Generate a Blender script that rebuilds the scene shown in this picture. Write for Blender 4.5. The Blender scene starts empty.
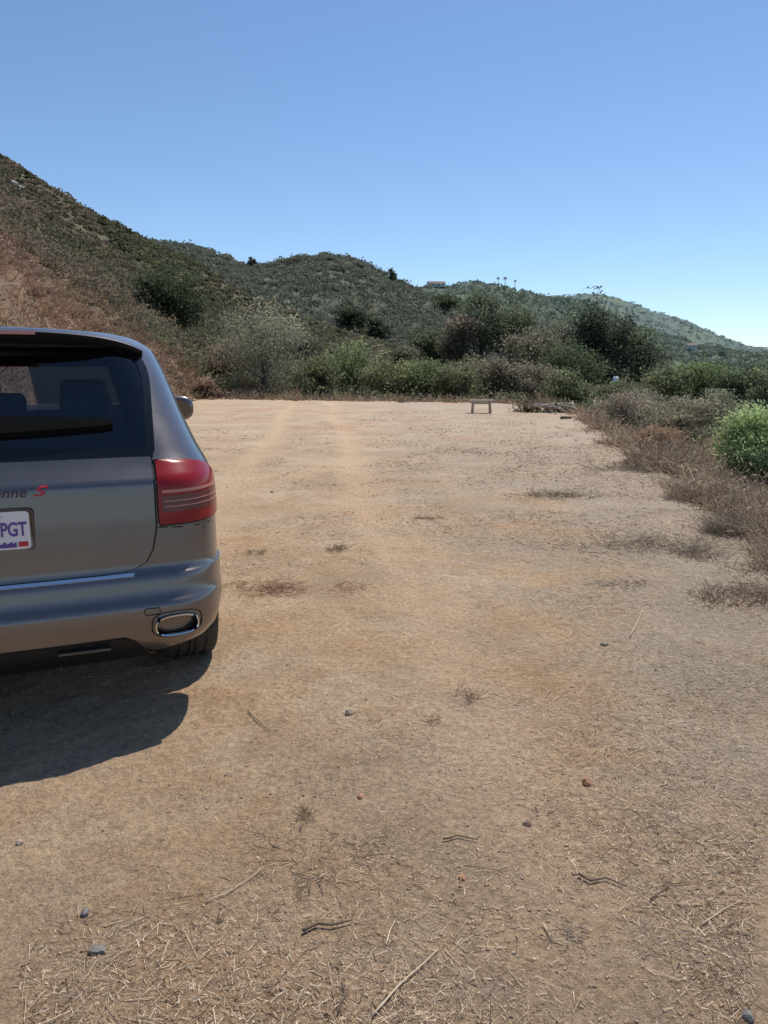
import bpy, bmesh, math, random
import numpy as np
from mathutils import Vector, Matrix
rng = np.random.default_rng(7); random.seed(7)
SC = bpy.context.scene; COL = SC.collection
PI = math.pi
F = 26/36*1024; PITCH = math.radians(10.9); CAMH = 1.5
FW = np.array([0, math.cos(PITCH), -math.sin(PITCH)]); UP = np.array([0, math.sin(PITCH), math.cos(PITCH)])
def ray(px, py): return FW + np.array([1, 0, 0])*(px-384)/F + UP*(512-py)/F
def gp(px, py):
    d = ray(px, py); k = CAMH/-d[2]; return np.array([d[0]*k, d[1]*k, 0.0])
def azel(px, py):
    d = ray(px, py); return math.atan2(d[0], d[1]), d[2]/math.hypot(d[0], d[1])

# ------------------------------------------------------------ materials
def mat(name):
    m = bpy.data.materials.new(name); m.use_nodes = True
    return m, m.node_tree.nodes, m.node_tree.links, m.node_tree.nodes['Principled BSDF']
def plain(name, col, rough=.6, metal=0, coat=0, noise=0.15, nscale=20, bump=0, spec=.5):
    m, N, L, B = mat(name)
    tc = N.new('ShaderNodeTexCoord'); no = N.new('ShaderNodeTexNoise'); no.inputs['Scale'].default_value = nscale; no.inputs['Detail'].default_value = 6
    L.new(tc.outputs['Object'], no.inputs['Vector'])
    mx = N.new('ShaderNodeMix'); mx.data_type = 'RGBA'
    mx.inputs[6].default_value = (*[c*(1-noise) for c in col], 1); mx.inputs[7].default_value = (*[min(1, c*(1+noise)) for c in col], 1)
    L.new(no.outputs['Fac'], mx.inputs[0]); L.new(mx.outputs[2], B.inputs['Base Color'])
    B.inputs['Roughness'].default_value = rough; B.inputs['Metallic'].default_value = metal; B.inputs['Coat Weight'].default_value = coat
    B.inputs['Coat Roughness'].default_value = .06; B.inputs['Specular IOR Level'].default_value = spec
    if bump:
        b = N.new('ShaderNodeBump'); b.inputs['Strength'].default_value = bump; b.inputs['Distance'].default_value = .02
        L.new(no.outputs['Fac'], b.inputs['Height']); L.new(b.outputs[0], B.inputs['Normal'])
    return m
def leafmat(name, trans=.25, rough=.7):
    m, N, L, B = mat(name)
    at = N.new('ShaderNodeAttribute'); at.attribute_name = 'tint'
    L.new(at.outputs['Color'], B.inputs['Base Color']); B.inputs['Roughness'].default_value = rough; B.inputs['Specular IOR Level'].default_value = .15
    tr = N.new('ShaderNodeBsdfTranslucent'); L.new(at.outputs['Color'], tr.inputs['Color'])
    ms = N.new('ShaderNodeMixShader'); ms.inputs[0].default_value = trans
    L.new(B.outputs[0], ms.inputs[1]); L.new(tr.outputs[0], ms.inputs[2]); L.new(ms.outputs[0], N['Material Output'].inputs['Surface'])
    return m
LEAF = leafmat('foliage', .45); DRY = leafmat('dry_stems', .25)
BARK = plain('bark', (.12, .10, .075), .9, nscale=6, noise=.4, bump=.5)
WOOD = plain('weathered_wood', (.42, .36, .29), .85, nscale=15, noise=.3, bump=.3)
WOODD = plain('dark_wood', (.10, .08, .06), .85, nscale=15, noise=.3)
ROCK = plain('stone', (.34, .26, .19), .9, nscale=30, noise=.35, bump=.5)
ROCKG = plain('grey_stone', (.19, .175, .16), .85, nscale=30, noise=.35, bump=.5)
ROCKR = plain('red_clod', (.42, .20, .12), .9, nscale=30, noise=.3, bump=.5)
PALE = plain('pale_boulder', (.55, .50, .44), .9, nscale=2, noise=.25)
STICK = plain('stick', (.15, .105, .07), .9, nscale=30, noise=.3)
STRAW = plain('straw', (.58, .46, .31), .8, nscale=30, noise=.2)
BLACK = plain('black_plastic', (.012, .012, .012), .5, noise=.2, spec=.3)
MATT = plain('matt_black_rubber', (.009, .009, .009), .95, noise=.2, spec=.05)
DIM = plain('dull_metal', (.10, .10, .10), .4, .8, noise=.2)
BLACKG = plain('black_gloss', (.008, .008, .009), .06, noise=.1)
MIRR = plain('mirror_face', (.16, .165, .17), .05, 1, noise=.02)
RUBBER = plain('rubber', (.05, .044, .038), .85, noise=.4, nscale=12)
CHROME = plain('chrome', (.75, .75, .74), .12, 1, noise=.03)
ALLOY = plain('alloy', (.42, .42, .43), .3, .9, noise=.05)
SEAT = plain('seat_leather', (.11, .10, .095), .7, spec=.2)
PLATEW = plain('plate_white', (.74, .74, .75), .35, noise=.03)
PLATEB = plain('plate_blue', (.11, .055, .30), .4, noise=.05)
REDP = plain('red_print', (.50, .015, .03), .4, noise=.05)
MAROON = plain('dark_red_letters', (.075, .010, .014), .35, noise=.05)
WHITE = plain('white_paint', (.8, .8, .78), .5, noise=.06)
ROOFM = plain('roof_tiles', (.22, .15, .12), .8, noise=.2)
DARKWIN = plain('dark_glass', (.03, .035, .04), .1)
def paint(name, k=1.0):
    m, N, L, B = mat(name)
    tc = N.new('ShaderNodeTexCoord'); no = N.new('ShaderNodeTexNoise'); no.inputs['Scale'].default_value = 5; no.inputs['Detail'].default_value = 10; no.inputs['Roughness'].default_value = .7
    L.new(tc.outputs['Object'], no.inputs['Vector'])
    sep = N.new('ShaderNodeSeparateXYZ'); L.new(tc.outputs['Object'], sep.inputs[0])
    mr = N.new('ShaderNodeMapRange'); mr.inputs['From Min'].default_value = .85; mr.inputs['From Max'].default_value = .3; L.new(sep.outputs['Z'], mr.inputs['Value'])
    mu = N.new('ShaderNodeMath'); mu.operation = 'MULTIPLY'; L.new(no.outputs['Fac'], mu.inputs[0]); L.new(mr.outputs[0], mu.inputs[1])
    mx = N.new('ShaderNodeMix'); mx.data_type = 'RGBA'; mx.inputs[6].default_value = (.170*k, .154*k, .150*k, 1); mx.inputs[7].default_value = (.215*k, .175*k, .15*k, 1)
    L.new(mu.outputs[0], mx.inputs[0]); L.new(mx.outputs[2], B.inputs['Base Color'])
    r = N.new('ShaderNodeMapRange'); r.inputs['To Min'].default_value = .20; r.inputs['To Max'].default_value = .38; L.new(no.outputs['Fac'], r.inputs['Value']); L.new(r.outputs[0], B.inputs['Roughness'])
    B.inputs['Metallic'].default_value = .75; B.inputs['Coat Weight'].default_value = .6; B.inputs['Coat Roughness'].default_value = .05
    return m
PAINT = paint('grey_metallic_paint'); PAINTD = paint('dark_grey_trim', .5)
def glassm(name, tint):
    m, N, L, B = mat(name); N.remove(B)
    t = N.new('ShaderNodeBsdfTransparent'); t.inputs[0].default_value = (*tint, 1)
    g = N.new('ShaderNodeBsdfGlossy'); g.inputs['Roughness'].default_value = .04; g.inputs['Color'].default_value = (.9, .9, .9, 1)
    f = N.new('ShaderNodeFresnel'); f.inputs[0].default_value = 1.65
    ms = N.new('ShaderNodeMixShader'); L.new(f.outputs[0], ms.inputs[0]); L.new(t.outputs[0], ms.inputs[1]); L.new(g.outputs[0], ms.inputs[2])
    L.new(ms.outputs[0], N['Material Output'].inputs['Surface']); return m
GLASS = glassm('rear_glass', (.50, .51, .52)); GLASS2 = glassm('side_glass', (.65, .67, .67))
REDL = plain('red_lens', (.25, .006, .008), .28, 0, .3, noise=.25, nscale=9, spec=.25)
CLEARL = plain('clear_lens', (.50, .20, .17), .3, .1, .2, noise=.1)
SMOKEL = plain('smoked_red_lens', (.11, .018, .02), .25, .1, .3, noise=.1)

# ------------------------------------------------------------ helpers
def tag(o, label=None, cat=None, group=None, kind=None):
    if label: o['label'] = label
    if cat: o['category'] = cat
    if group: o['group'] = group
    if kind: o['kind'] = kind
    return o
def empty(name, loc, rz=0):
    o = bpy.data.objects.new(name, None); COL.objects.link(o); o.location = loc; o.rotation_euler = (0, 0, rz); o.empty_display_size = .2; return o
def link(name, me, m, parent=None, smooth=False):
    o = bpy.data.objects.new(name, me); COL.objects.link(o)
    if m: me.materials.append(m)
    if parent: o.parent = parent
    if smooth: me.polygons.foreach_set('use_smooth', [True]*len(me.polygons))
    return o
def pyd(name, V, Fc, m, parent=None, smooth=False):
    me = bpy.data.meshes.new(name); me.from_pydata([tuple(v) for v in V], [], [tuple(f) for f in Fc]); me.update()
    bm = bmesh.new(); bm.from_mesh(me); bmesh.ops.recalc_face_normals(bm, faces=bm.faces); bm.to_mesh(me); bm.free()
    return link(name, me, m, parent, smooth)
def qmesh(name, Q, tint, m, parent=None):
    """Q (N,4,3) quads, tint (N,3)"""
    n = len(Q); me = bpy.data.meshes.new(name)
    me.vertices.add(n*4); me.loops.add(n*4); me.polygons.add(n)
    me.vertices.foreach_set('co', Q.astype(np.float32).ravel())
    me.loops.foreach_set('vertex_index', np.arange(n*4, dtype=np.int32))
    me.polygons.foreach_set('loop_start', np.arange(0, n*4, 4, dtype=np.int32))
    me.update(calc_edges=True)
    a = me.attributes.new('tint', 'FLOAT_COLOR', 'FACE')
    a.data.foreach_set('color', np.concatenate([np.clip(tint, 0, 1), np.ones((n, 1))], 1).astype(np.float32).ravel())
    return link(name, me, m, parent)
def unit(v): return v/np.maximum(1e-9, np.linalg.norm(v, axis=-1, keepdims=True))
def leaves(C, size, aspect=.6):
    n = len(C); a = unit(rng.normal(size=(n, 3))); b = unit(np.cross(a, rng.normal(size=(n, 3))))
    s = (size*rng.uniform(.6, 1.4, n))[:, None]
    u = a*s*.5; v = b*s*.5*aspect
    return np.stack([C-u*.9, C-v, C+u, C+v], 1)
def blades(P, D, length, w):
    """thin quads from P along D"""
    n = len(P); s = unit(np.cross(D, rng.normal(size=(n, 3))))
    L = np.asarray(length).reshape(-1, 1)*np.ones((n, 1)); ww = np.asarray(w).reshape(-1, 1)*np.ones((n, 1))
    T = P+D*L
    return np.stack([P-s*ww/2, P+s*ww/2, T+s*ww*.25, T-s*ww*.25], 1)
def tube(pts, rad, seg=7):
    pts = [Vector(p) for p in pts]; V = []; Fc = []
    for i, p in enumerate(pts):
        d = (pts[min(i+1, len(pts)-1)]-pts[max(i-1, 0)]).normalized()
        a = d.orthogonal().normalized() if abs(d.z) > .9 else d.cross(Vector((0, 0, 1))).normalized(); b = d.cross(a)
        for k in range(seg):
            t = 2*PI*k/seg; V.append(p+(a*math.cos(t)+b*math.sin(t))*rad[i])
    for i in range(len(pts)-1):
        for k in range(seg): Fc.append((i*seg+k, i*seg+(k+1) % seg, (i+1)*seg+(k+1) % seg, (i+1)*seg+k))
    Fc.append(tuple(range(seg))[::-1]); Fc.append(tuple((len(pts)-1)*seg+k for k in range(seg)))
    return V, Fc
def join(parts):
    V = []; Fc = []
    for v, f in parts:
        o = len(V); V += list(v); Fc += [tuple(i+o for i in g) for g in f]
    return V, Fc
def box(c, s, rot=None):
    V = [Vector((x*s[0]/2, y*s[1]/2, z*s[2]/2)) for x in (-1, 1) for y in (-1, 1) for z in (-1, 1)]
    if rot: V = [rot @ v for v in V]
    V = [v+Vector(c) for v in V]
    return V, [(0, 1, 3, 2), (4, 6, 7, 5), (0, 4, 5, 1), (2, 3, 7, 6), (0, 2, 6, 4), (1, 5, 7, 3)]
T_ = rng.random((256, 256))
def vnoise(x, y):
    xi = np.floor(x).astype(int); yi = np.floor(y).astype(int); fx = x-xi; fy = y-yi
    fx = fx*fx*(3-2*fx); fy = fy*fy*(3-2*fy)
    g = lambda a, b: T_[a & 255, b & 255]
    return (g(xi, yi)*(1-fx)+g(xi+1, yi)*fx)*(1-fy)+(g(xi, yi+1)*(1-fx)+g(xi+1, yi+1)*fx)*fy
def fbm(x, y, o=4):
    r = 0; a = 1; t = 0
    for k in range(o): r = r+a*vnoise(x*2**k+17*k, y*2**k+31*k); t += a; a *= .5
    return r/t-.5

# ------------------------------------------------------------ terrain
def I(px, pts): return np.interp(px, [p[0] for p in pts], [p[1] for p in pts])
RE = [(-200, 8), (0, 13), (80, 20), (165, 31), (200, 40), (300, 38), (400, 36), (500, 35), (560, 33), (585, 24), (600, 20), (640, 14.0), (700, 9.2), (768, 7.0), (900, 5.5)]
RB = [(-200, 13), (0, 20), (80, 29), (165, 41), (200, 48), (300, 44), (400, 42), (560, 39), (600, 26), (700, 14), (768, 11), (900, 9)]
ZB = [(-200, 5), (0, 4.1), (80, 3.4), (165, 2.3), (200, 1.0), (250, .2), (300, -.4), (560, -.5), (600, -.5), (700, -.5), (900, -.6)]
P70 = [(-200, 150), (0, 225), (80, 270), (165, 318), (250, 365), (300, 387), (390, 397), (500, 402), (600, 406), (700, 414), (900, 420)]
P120 = [(-200, 110), (0, 190), (80, 232), (165, 285), (250, 335), (300, 357), (390, 374), (500, 382), (768, 396), (900, 404)]
PR1 = [(-200, 62), (0, 156), (30, 168), (60, 188), (90, 206), (120, 222), (150, 239), (175, 250), (220, 277), (260, 302), (300, 320), (350, 338), (400, 350), (450, 356), (500, 362), (768, 386), (900, 396)]
PR2 = [(-200, 200), (100, 230), (150, 245), (170, 246), (205, 249), (230, 258), (250, 267), (270, 262), (300, 254), (330, 251), (350, 256), (370, 268), (390, 278), (410, 288), (440, 303), (480, 323), (530, 341), (600, 354), (700, 366), (900, 380)]
PR3 = [(-200, 264), (390, 292), (410, 287), (430, 288), (455, 286), (480, 289), (500, 291), (530, 295), (560, 299), (590, 306), (620, 320), (650, 334), (700, 347), (768, 358), (900, 368)]
PR4 = [(-200, 284), (500, 305), (560, 298), (585, 295), (610, 298), (640, 307), (680, 321), (700, 330), (720, 338), (745, 347), (768, 351), (850, 361), (1000, 369)]
cols = np.arange(-200, 901, 12)
AZ = []; RR = []; ZZ = []
def zat(px, py, r): return CAMH+r*azel(px, py)[1]
for p in cols:
    p1, p2, p3, p4 = I(p, PR1), I(p, PR2), I(p, PR3), I(p, PR4)
    re = I(p, RE); rb = I(p, RB)
    AZ.append(azel(p, 370)[0])
    RR.append([0, re, rb, 70, 120, 200, 330, 560, 760, 1000, 1400, 2000, 3200, 9000])
    ZZ.append([0, 0, I(p, ZB), zat(p, I(p, P70), 70), zat(p, I(p, P120), 120), zat(p, p1, 200), zat(p, max(p1, p2)+14, 330), zat(p, p2, 560),
               zat(p, max(p2, p3)+16, 760), zat(p, p3, 1000), zat(p, max(p3, p4)+10, 1400), zat(p, p4, 2000), -60, -60])
AZ = np.array(AZ); RR = np.array(RR, float); ZZ = np.array(ZZ)
def terr(az, r, noise=True):
    az = np.asarray(az, float); r = np.asarray(r, float)
    Rk = [np.interp(az, AZ, RR[:, k]) for k in range(RR.shape[1])]; Zk = [np.interp(az, AZ, ZZ[:, k]) for k in range(RR.shape[1])]
    z = np.zeros(np.broadcast(az, r).shape)
    for k in range(len(Rk)-1):
        t = (r-Rk[k])/(Rk[k+1]-Rk[k]); inn = (t >= 0) & (t < 1); t = np.clip(t, 0, 1); t = .65*t+.35*t*t*(3-2*t)
        z = np.where(inn, Zk[k]*(1-t)+Zk[k+1]*t, z)
    z = np.where(r >= 9000, -60, z)
    wb = np.clip((np.radians(110)-np.abs(az))/np.radians(55), 0, 1); wb = wb*wb*(3-2*wb)
    z = z*wb
    if noise:
        x = r*np.sin(az); y = r*np.cos(az)
        out = np.clip((r-Rk[1])/8, 0, 1)
        z = z+out*(fbm(x/14, y/14)*np.clip(r/40, 0, 2.2)+np.clip((r-60)/200, 0, 1)*fbm(x/60+5, y/60)*np.clip(r/30, 0, 26))
        cutn = np.clip((np.radians(-14)-az)/np.radians(4), 0, 1)*np.clip((r-Rk[1])/2, 0, 1)*np.clip((Rk[2]+4-r)/3, 0, 1)
        z = z+cutn*(fbm(x/1.5, y/1.5, 4)*1.3)
        tr = 0
        for off in (.62, -1.05): tr = tr+np.exp(-((x-(off-.09*y+.10*np.sin(y*.45)))/.17)**2)
        near = np.clip((9-r)/4, 0, 1)
        cl = fbm(x*7, y*7, 3); rough_ = .4+1.6*np.clip(fbm(x*.8+4, y*.8, 3)+.12, 0, 1)
        z = z+(1-out)*(fbm(x/1.3, y/1.3, 3)*.05+fbm(x*3, y*3, 3)*.022-tr*.018*np.clip((y-2)/3, 0, 1)+near*rough_*(np.clip(cl, 0, 1)**1.3*.042+fbm(x*22, y*22, 2)*.008))*np.clip(r/2, 0, 1)
    return z
def tz(x, y): return float(terr(math.atan2(x, y), math.hypot(x, y)))
def findr(px, pyb, r0=45, r1=1100):
    a, te = azel(px, pyb); rs_ = np.geomspace(r0, r1, 400); el = (terr(np.full(400, a), rs_)-CAMH)/rs_
    k = np.argmax(el >= te); return float(rs_[k]) if el[k] >= te else float(rs_[np.argmax(el)])
fine = np.radians(np.arange(-36, 36.01, .13))
az = np.concatenate([np.radians(np.arange(-180, -36, 2.0)), fine, np.radians(np.arange(38, 180, 2.0))])
rs = np.concatenate([np.geomspace(.25, 1.25, 14)[:-1], np.geomspace(1.25, 8, 470), np.geomspace(8, 12, 30)[1:], np.geomspace(12, 9000, 260)[1:]])
A, R_ = np.meshgrid(az, rs, indexing='ij')
Z = terr(A, R_)
na, nr = A.shape
V = np.stack([R_*np.sin(A), R_*np.cos(A), Z], -1).reshape(-1, 3)
V = np.concatenate([V, [[0, 0, 0]]])
ii, jj = np.meshgrid(np.arange(na), np.arange(nr-1), indexing='ij'); i2 = (ii+1) % na
Fq = np.stack([ii*nr+jj, ii*nr+jj+1, i2*nr+jj+1, i2*nr+jj], -1).reshape(-1, 4)
Ft = np.stack([np.full(na, na*nr), np.arange(na)*nr, ((np.arange(na)+1) % na)*nr], -1)
me = bpy.data.meshes.new('ground'); nf = len(Fq)+len(Ft)
me.vertices.add(len(V)); me.vertices.foreach_set('co', V.astype(np.float32).ravel())
me.loops.add(len(Fq)*4+len(Ft)*3); me.loops.foreach_set('vertex_index', np.concatenate([Fq.ravel(), Ft.ravel()]).astype(np.int32))
me.polygons.add(nf); me.polygons.foreach_set('loop_start', np.concatenate([np.arange(len(Fq))*4, len(Fq)*4+np.arange(len(Ft))*3]).astype(np.int32))
me.update(calc_edges=True); me.polygons.foreach_set('use_smooth', [True]*nf)
def zonecol(A, R_):
    re = np.interp(A, AZ, RR[:, 1]); rb = np.interp(A, AZ, RR[:, 2]); x = R_*np.sin(A); y = R_*np.cos(A)
    n = fbm(x/9, y/9)
    pad = np.clip(1-(R_-re+fbm(x/1.6, y/1.6)*2.4)/1.2, 0, 1)
    cs = np.array([(.33, .23, .155), (.27, .19, .13), (.13, .11, .07), (.115, .105, .068), (.105, .12, .085), (.12, .155, .12), (.13, .175, .17), (.13, .175, .17)])  # soil colours by distance; far ones carry aerial haze in the colour
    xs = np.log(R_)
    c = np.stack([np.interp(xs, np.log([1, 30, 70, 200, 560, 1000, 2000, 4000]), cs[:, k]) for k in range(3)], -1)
    fld = np.clip((fbm(x/90, y/90, 3)-.03)*9, 0, 1)*np.clip((R_-600)/150, 0, 1)*np.clip((2400-R_)/400, 0, 1)
    c = c*(1-fld[..., None]*.45)+np.array([.20, .24, .13])*fld[..., None]*.45
    cut = np.clip((R_-re)/2, 0, 1)*np.clip((rb+1-R_)/3, 0, 1)*np.clip((np.radians(-19)-A)/np.radians(3), 0, 1)*np.clip(.75+fbm(x/2.2, y/2.2, 4)*3, 0, 1)
    c = c*(1-cut[..., None])+np.array([.36, .26, .18])*cut[..., None]
    return c*(1+n[..., None]*.6), pad
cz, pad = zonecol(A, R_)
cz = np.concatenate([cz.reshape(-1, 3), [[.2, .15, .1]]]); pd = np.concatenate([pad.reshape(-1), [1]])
a_ = me.attributes.new('soil_haze', 'FLOAT_COLOR', 'POINT'); a_.data.foreach_set('color', np.concatenate([cz, np.ones((len(cz), 1))], 1).astype(np.float32).ravel())
a_ = me.attributes.new('pad', 'FLOAT', 'POINT'); a_.data.foreach_set('value', pd.astype(np.float32))
def groundmat():
    m, N, L, B = mat('dirt'); B.inputs['Roughness'].default_value = .95; B.inputs['Specular IOR Level'].default_value = .12
    tc = N.new('ShaderNodeTexCoord')
    def noise(s, d=8, rough=.6, vec=None, dist=0):
        n = N.new('ShaderNodeTexNoise'); n.inputs['Scale'].default_value = s; n.inputs['Detail'].default_value = d; n.inputs['Roughness'].default_value = rough; n.inputs['Distortion'].default_value = dist
        L.new(vec or tc.outputs['Object'], n.inputs['Vector']); return n.outputs['Fac']
    def ramp(fac, p0, p1):
        r = N.new('ShaderNodeMapRange'); r.inputs['From Min'].default_value = p0; r.inputs['From Max'].default_value = p1; L.new(fac, r.inputs['Value']); return r.outputs[0]
    def mix(f, a, b, t='MIX'):
        x = N.new('ShaderNodeMix'); x.data_type = 'RGBA'; x.blend_type = t
        if isinstance(f, float): x.inputs[0].default_value = f
        else: L.new(f, x.inputs[0])
        for k, q in ((6, a), (7, b)):
            if isinstance(q, tuple): x.inputs[k].default_value = (*q, 1)
            else: L.new(q, x.inputs[k])
        return x.outputs[2]
    def mth(op, a, b=0.0):
        x = N.new('ShaderNodeMath'); x.operation = op
        for k, q in ((0, a), (1, b)):
            if isinstance(q, (int, float)): x.inputs[k].default_value = q
            else: L.new(q, x.inputs[k])
        return x.outputs[0]
    sep = N.new('ShaderNodeSeparateXYZ'); L.new(tc.outputs['Object'], sep.inputs[0])
    big = noise(.55, 5, .6); mid = noise(3.5, 8, .65); fine_ = noise(38, 10, .78); grain = noise(160, 4, .7); lump = noise(12, 8, .7)
    c = mix(ramp(big, .38, .62), (.50, .325, .19), (.57, .42, .28))
    c = mix(mth('MULTIPLY', ramp(mid, .46, .66), .65), c, (.43, .27, .155))
    c = mix(mth('MULTIPLY', ramp(lump, .50, .70), .5), c, (.32, .21, .13))
    gx = mth('ADD', mth('MULTIPLY', sep.outputs['X'], .42), mth('MULTIPLY', sep.outputs['Y'], .03))
    gm = mth('ADD', gx, mth('MULTIPLY', mth('SUBTRACT', noise(.9, 6, .7), .5), 4.5))
    gmask = ramp(gm, .25, 1.2)
    c = mix(mth('MULTIPLY', gmask, .85), c, (.41, .34, .26))
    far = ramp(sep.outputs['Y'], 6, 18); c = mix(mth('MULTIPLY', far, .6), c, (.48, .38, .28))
    pt = ramp(noise(.7, 7, .7), .44, .62); c = mix(mth('MULTIPLY', pt, .55), c, (.33, .26, .185))
    pl_ = ramp(noise(1.1, 6, .65, dist=.6), .54, .66); c = mix(mth('MULTIPLY', pl_, .45), c, (.60, .46, .33))
    wob = mth('MULTIPLY', mth('SINE', mth('MULTIPLY', sep.outputs['Y'], .45)), .10)
    for off in (.62, -1.05):
        dx = mth('SUBTRACT', mth('ADD', sep.outputs['X'], mth('MULTIPLY', sep.outputs['Y'], .09)), mth('ADD', wob, off))
        dx = mth('ADD', dx, mth('MULTIPLY', mth('SUBTRACT', noise(1.6, 6, .65), .5), .7))
        g = mth('MULTIPLY', ramp(mth('ABSOLUTE', dx), .36, .08), ramp(sep.outputs['Y'], 1.2, 3.0))
        c = mix(mth('MULTIPLY', g, .5), c, (.59, .41, .265))
    rd = mth('MULTIPLY', ramp(noise(.35, 4, .6), .5, .62), ramp(sep.outputs['Y'], 12, 18)); c = mix(mth('MULTIPLY', rd, .55), c, (.47, .29, .195))
    c = mix(.75, c, mix(ramp(fine_, .3, .7), (.22, .22, .22), (.82, .82, .82)), 'OVERLAY')
    c = mix(.55, c, mix(ramp(grain, .35, .65), (.22, .22, .22), (.82, .82, .82)), 'OVERLAY')
    vor = N.new('ShaderNodeTexVoronoi'); vor.inputs['Scale'].default_value = 26; L.new(tc.outputs['Object'], vor.inputs['Vector'])
    spot = mth('MULTIPLY', mth('LESS_THAN', vor.outputs['Distance'], .14), ramp(mid, .44, .6)); c = mix(mth('MULTIPLY', spot, .5), c, (.22, .145, .095))
    at = N.new('ShaderNodeAttribute'); at.attribute_name = 'soil_haze'; ap = N.new('ShaderNodeAttribute'); ap.attribute_name = 'pad'
    hill = mix(.5, at.outputs['Color'], mix(ramp(noise(.12, 10, .75), .35, .65), (.38, .38, .38), (.60, .60, .60)), 'OVERLAY')
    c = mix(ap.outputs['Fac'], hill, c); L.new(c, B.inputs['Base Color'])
    h = mth('ADD', mth('MULTIPLY', mid, .9), mth('ADD', mth('ADD', mth('MULTIPLY', fine_, .58), mth('MULTIPLY', lump, .5)), mth('MULTIPLY', grain, .13)))
    b = N.new('ShaderNodeBump'); b.inputs['Strength'].default_value = .95; b.inputs['Distance'].default_value = .052; L.new(h, b.inputs['Height']); L.new(b.outputs[0], B.inputs['Normal'])
    return m
g = link('ground', me, groundmat()); tag(g, 'bare tan dirt lot running out to scrub covered hills', 'ground', kind='structure')

# ------------------------------------------------------------ chaparral and dry brush (stuff)
def shrubmass(name, pxr, rr, n, rad, K, tints, label, cat='scrub', squash=.7, minr=1.0, lf=.0030, maxnoise=None, asp=.8, shade=.7, bare=False):
    px = rng.uniform(*pxr, n); az_ = np.arctan((px-384)/(F*.99)); u = rng.random(n)
    r = np.exp(np.log(rr[0])+(np.log(rr[1])-np.log(rr[0]))*u)
    re = np.interp(az_, AZ, RR[:, 1]); rb = np.interp(az_, AZ, RR[:, 2]); keep = r > re+minr+rng.uniform(0, .8, n)
    if bare: keep &= ~((px < 70) & (r < rb+.5) & (rng.random(n) < .45))
    if maxnoise is not None: keep &= fbm(r*np.sin(az_)/(r*.05+2), r*np.cos(az_)/(r*.05+2)) > maxnoise
    az_, r = az_[keep], r[keep]; n = len(r)
    z = terr(az_, r); x = r*np.sin(az_); y = r*np.cos(az_)
    R = rng.uniform(rad[0], rad[1], n)*np.interp(rng.random(n), [0, .8, 1], [.6, 1, 1.5])
    d = unit(rng.normal(size=(n, K, 3))); d[..., 2] = np.abs(d[..., 2])
    q = rng.uniform(.5, 1.08, (n, K, 1))
    C = np.stack([x, y, z], -1)[:, None, :]+d*q*R[:, None, None]*np.array([1, 1, squash])
    ti = np.array(tints); sel = np.clip(((fbm(x/(r*.12+3), y/(r*.12+3), 3)+.35)/.7*len(ti)+rng.normal(0, .7, n)), 0, len(ti)-1).astype(int)
    t = ti[sel]*rng.uniform(.86, 1.16, (n, 1)); t = t[:, None, :]*(1-shade*.5+shade*d[..., 2:3])*rng.uniform(.88, 1.12, (n, K, 1))  # shading put into leaf tint: tops lighter, lower leaves darker
    ls = np.minimum(np.repeat(r, K)*lf+.03, np.repeat(R, K)*.55)
    Q = leaves(C.reshape(-1, 3), ls, asp)
    o = qmesh(name, Q, t.reshape(-1, 3), LEAF); tag(o, label, cat, kind='stuff'); return o
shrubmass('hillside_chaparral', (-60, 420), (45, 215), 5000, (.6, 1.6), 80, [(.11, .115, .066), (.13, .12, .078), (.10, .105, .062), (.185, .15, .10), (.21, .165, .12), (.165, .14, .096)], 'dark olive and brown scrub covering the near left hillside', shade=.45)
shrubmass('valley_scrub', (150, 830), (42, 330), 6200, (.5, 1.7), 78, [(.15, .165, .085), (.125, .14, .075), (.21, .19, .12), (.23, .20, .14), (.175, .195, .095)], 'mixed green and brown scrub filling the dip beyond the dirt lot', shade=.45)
shrubmass('ridge_chaparral', (60, 660), (320, 610), 9500, (1.8, 4.2), 26, [(.145, .165, .125), (.138, .158, .12), (.175, .172, .13), (.155, .17, .128)], 'haze tinted green brush over the middle rounded hill', lf=.0028, shade=.25)  # tints lifted to carry some distance haze
shrubmass('far_chaparral', (330, 800), (650, 1050), 6500, (3.0, 6.5), 18, [(.165, .205, .165), (.155, .195, .16), (.19, .215, .155), (.18, .22, .145)], 'haze tinted green brush on the right hand ridge behind', lf=.0022, shade=.12)  # paler tints: haze is painted into the brush colour
shrubmass('farthest_chaparral', (480, 800), (1450, 2050), 2600, (3.0, 5.5), 12, [(.14, .185, .185), (.135, .18, .178), (.145, .19, .175)], 'brush tinted blue green by painted haze on the farthest ridge', squash=.3, lf=.0017, shade=.04)  # bluish tints stand in for aerial haze over the ridge
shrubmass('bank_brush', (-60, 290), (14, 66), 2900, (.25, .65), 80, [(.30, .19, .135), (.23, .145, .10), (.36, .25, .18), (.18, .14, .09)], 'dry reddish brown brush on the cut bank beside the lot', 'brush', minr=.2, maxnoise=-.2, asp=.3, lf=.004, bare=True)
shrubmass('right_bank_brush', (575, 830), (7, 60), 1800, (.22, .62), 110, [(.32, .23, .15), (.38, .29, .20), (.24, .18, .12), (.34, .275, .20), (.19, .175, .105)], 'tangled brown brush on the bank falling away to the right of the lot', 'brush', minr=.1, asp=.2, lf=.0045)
shrubmass('right_green_scrub', (590, 830), (22, 70), 900, (.5, 1.25), 150, [(.16, .175, .09), (.14, .16, .08), (.21, .19, .12), (.12, .14, .07)], 'olive green scrub below the bank on the right', minr=6, asp=.6, lf=.0032)
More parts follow.
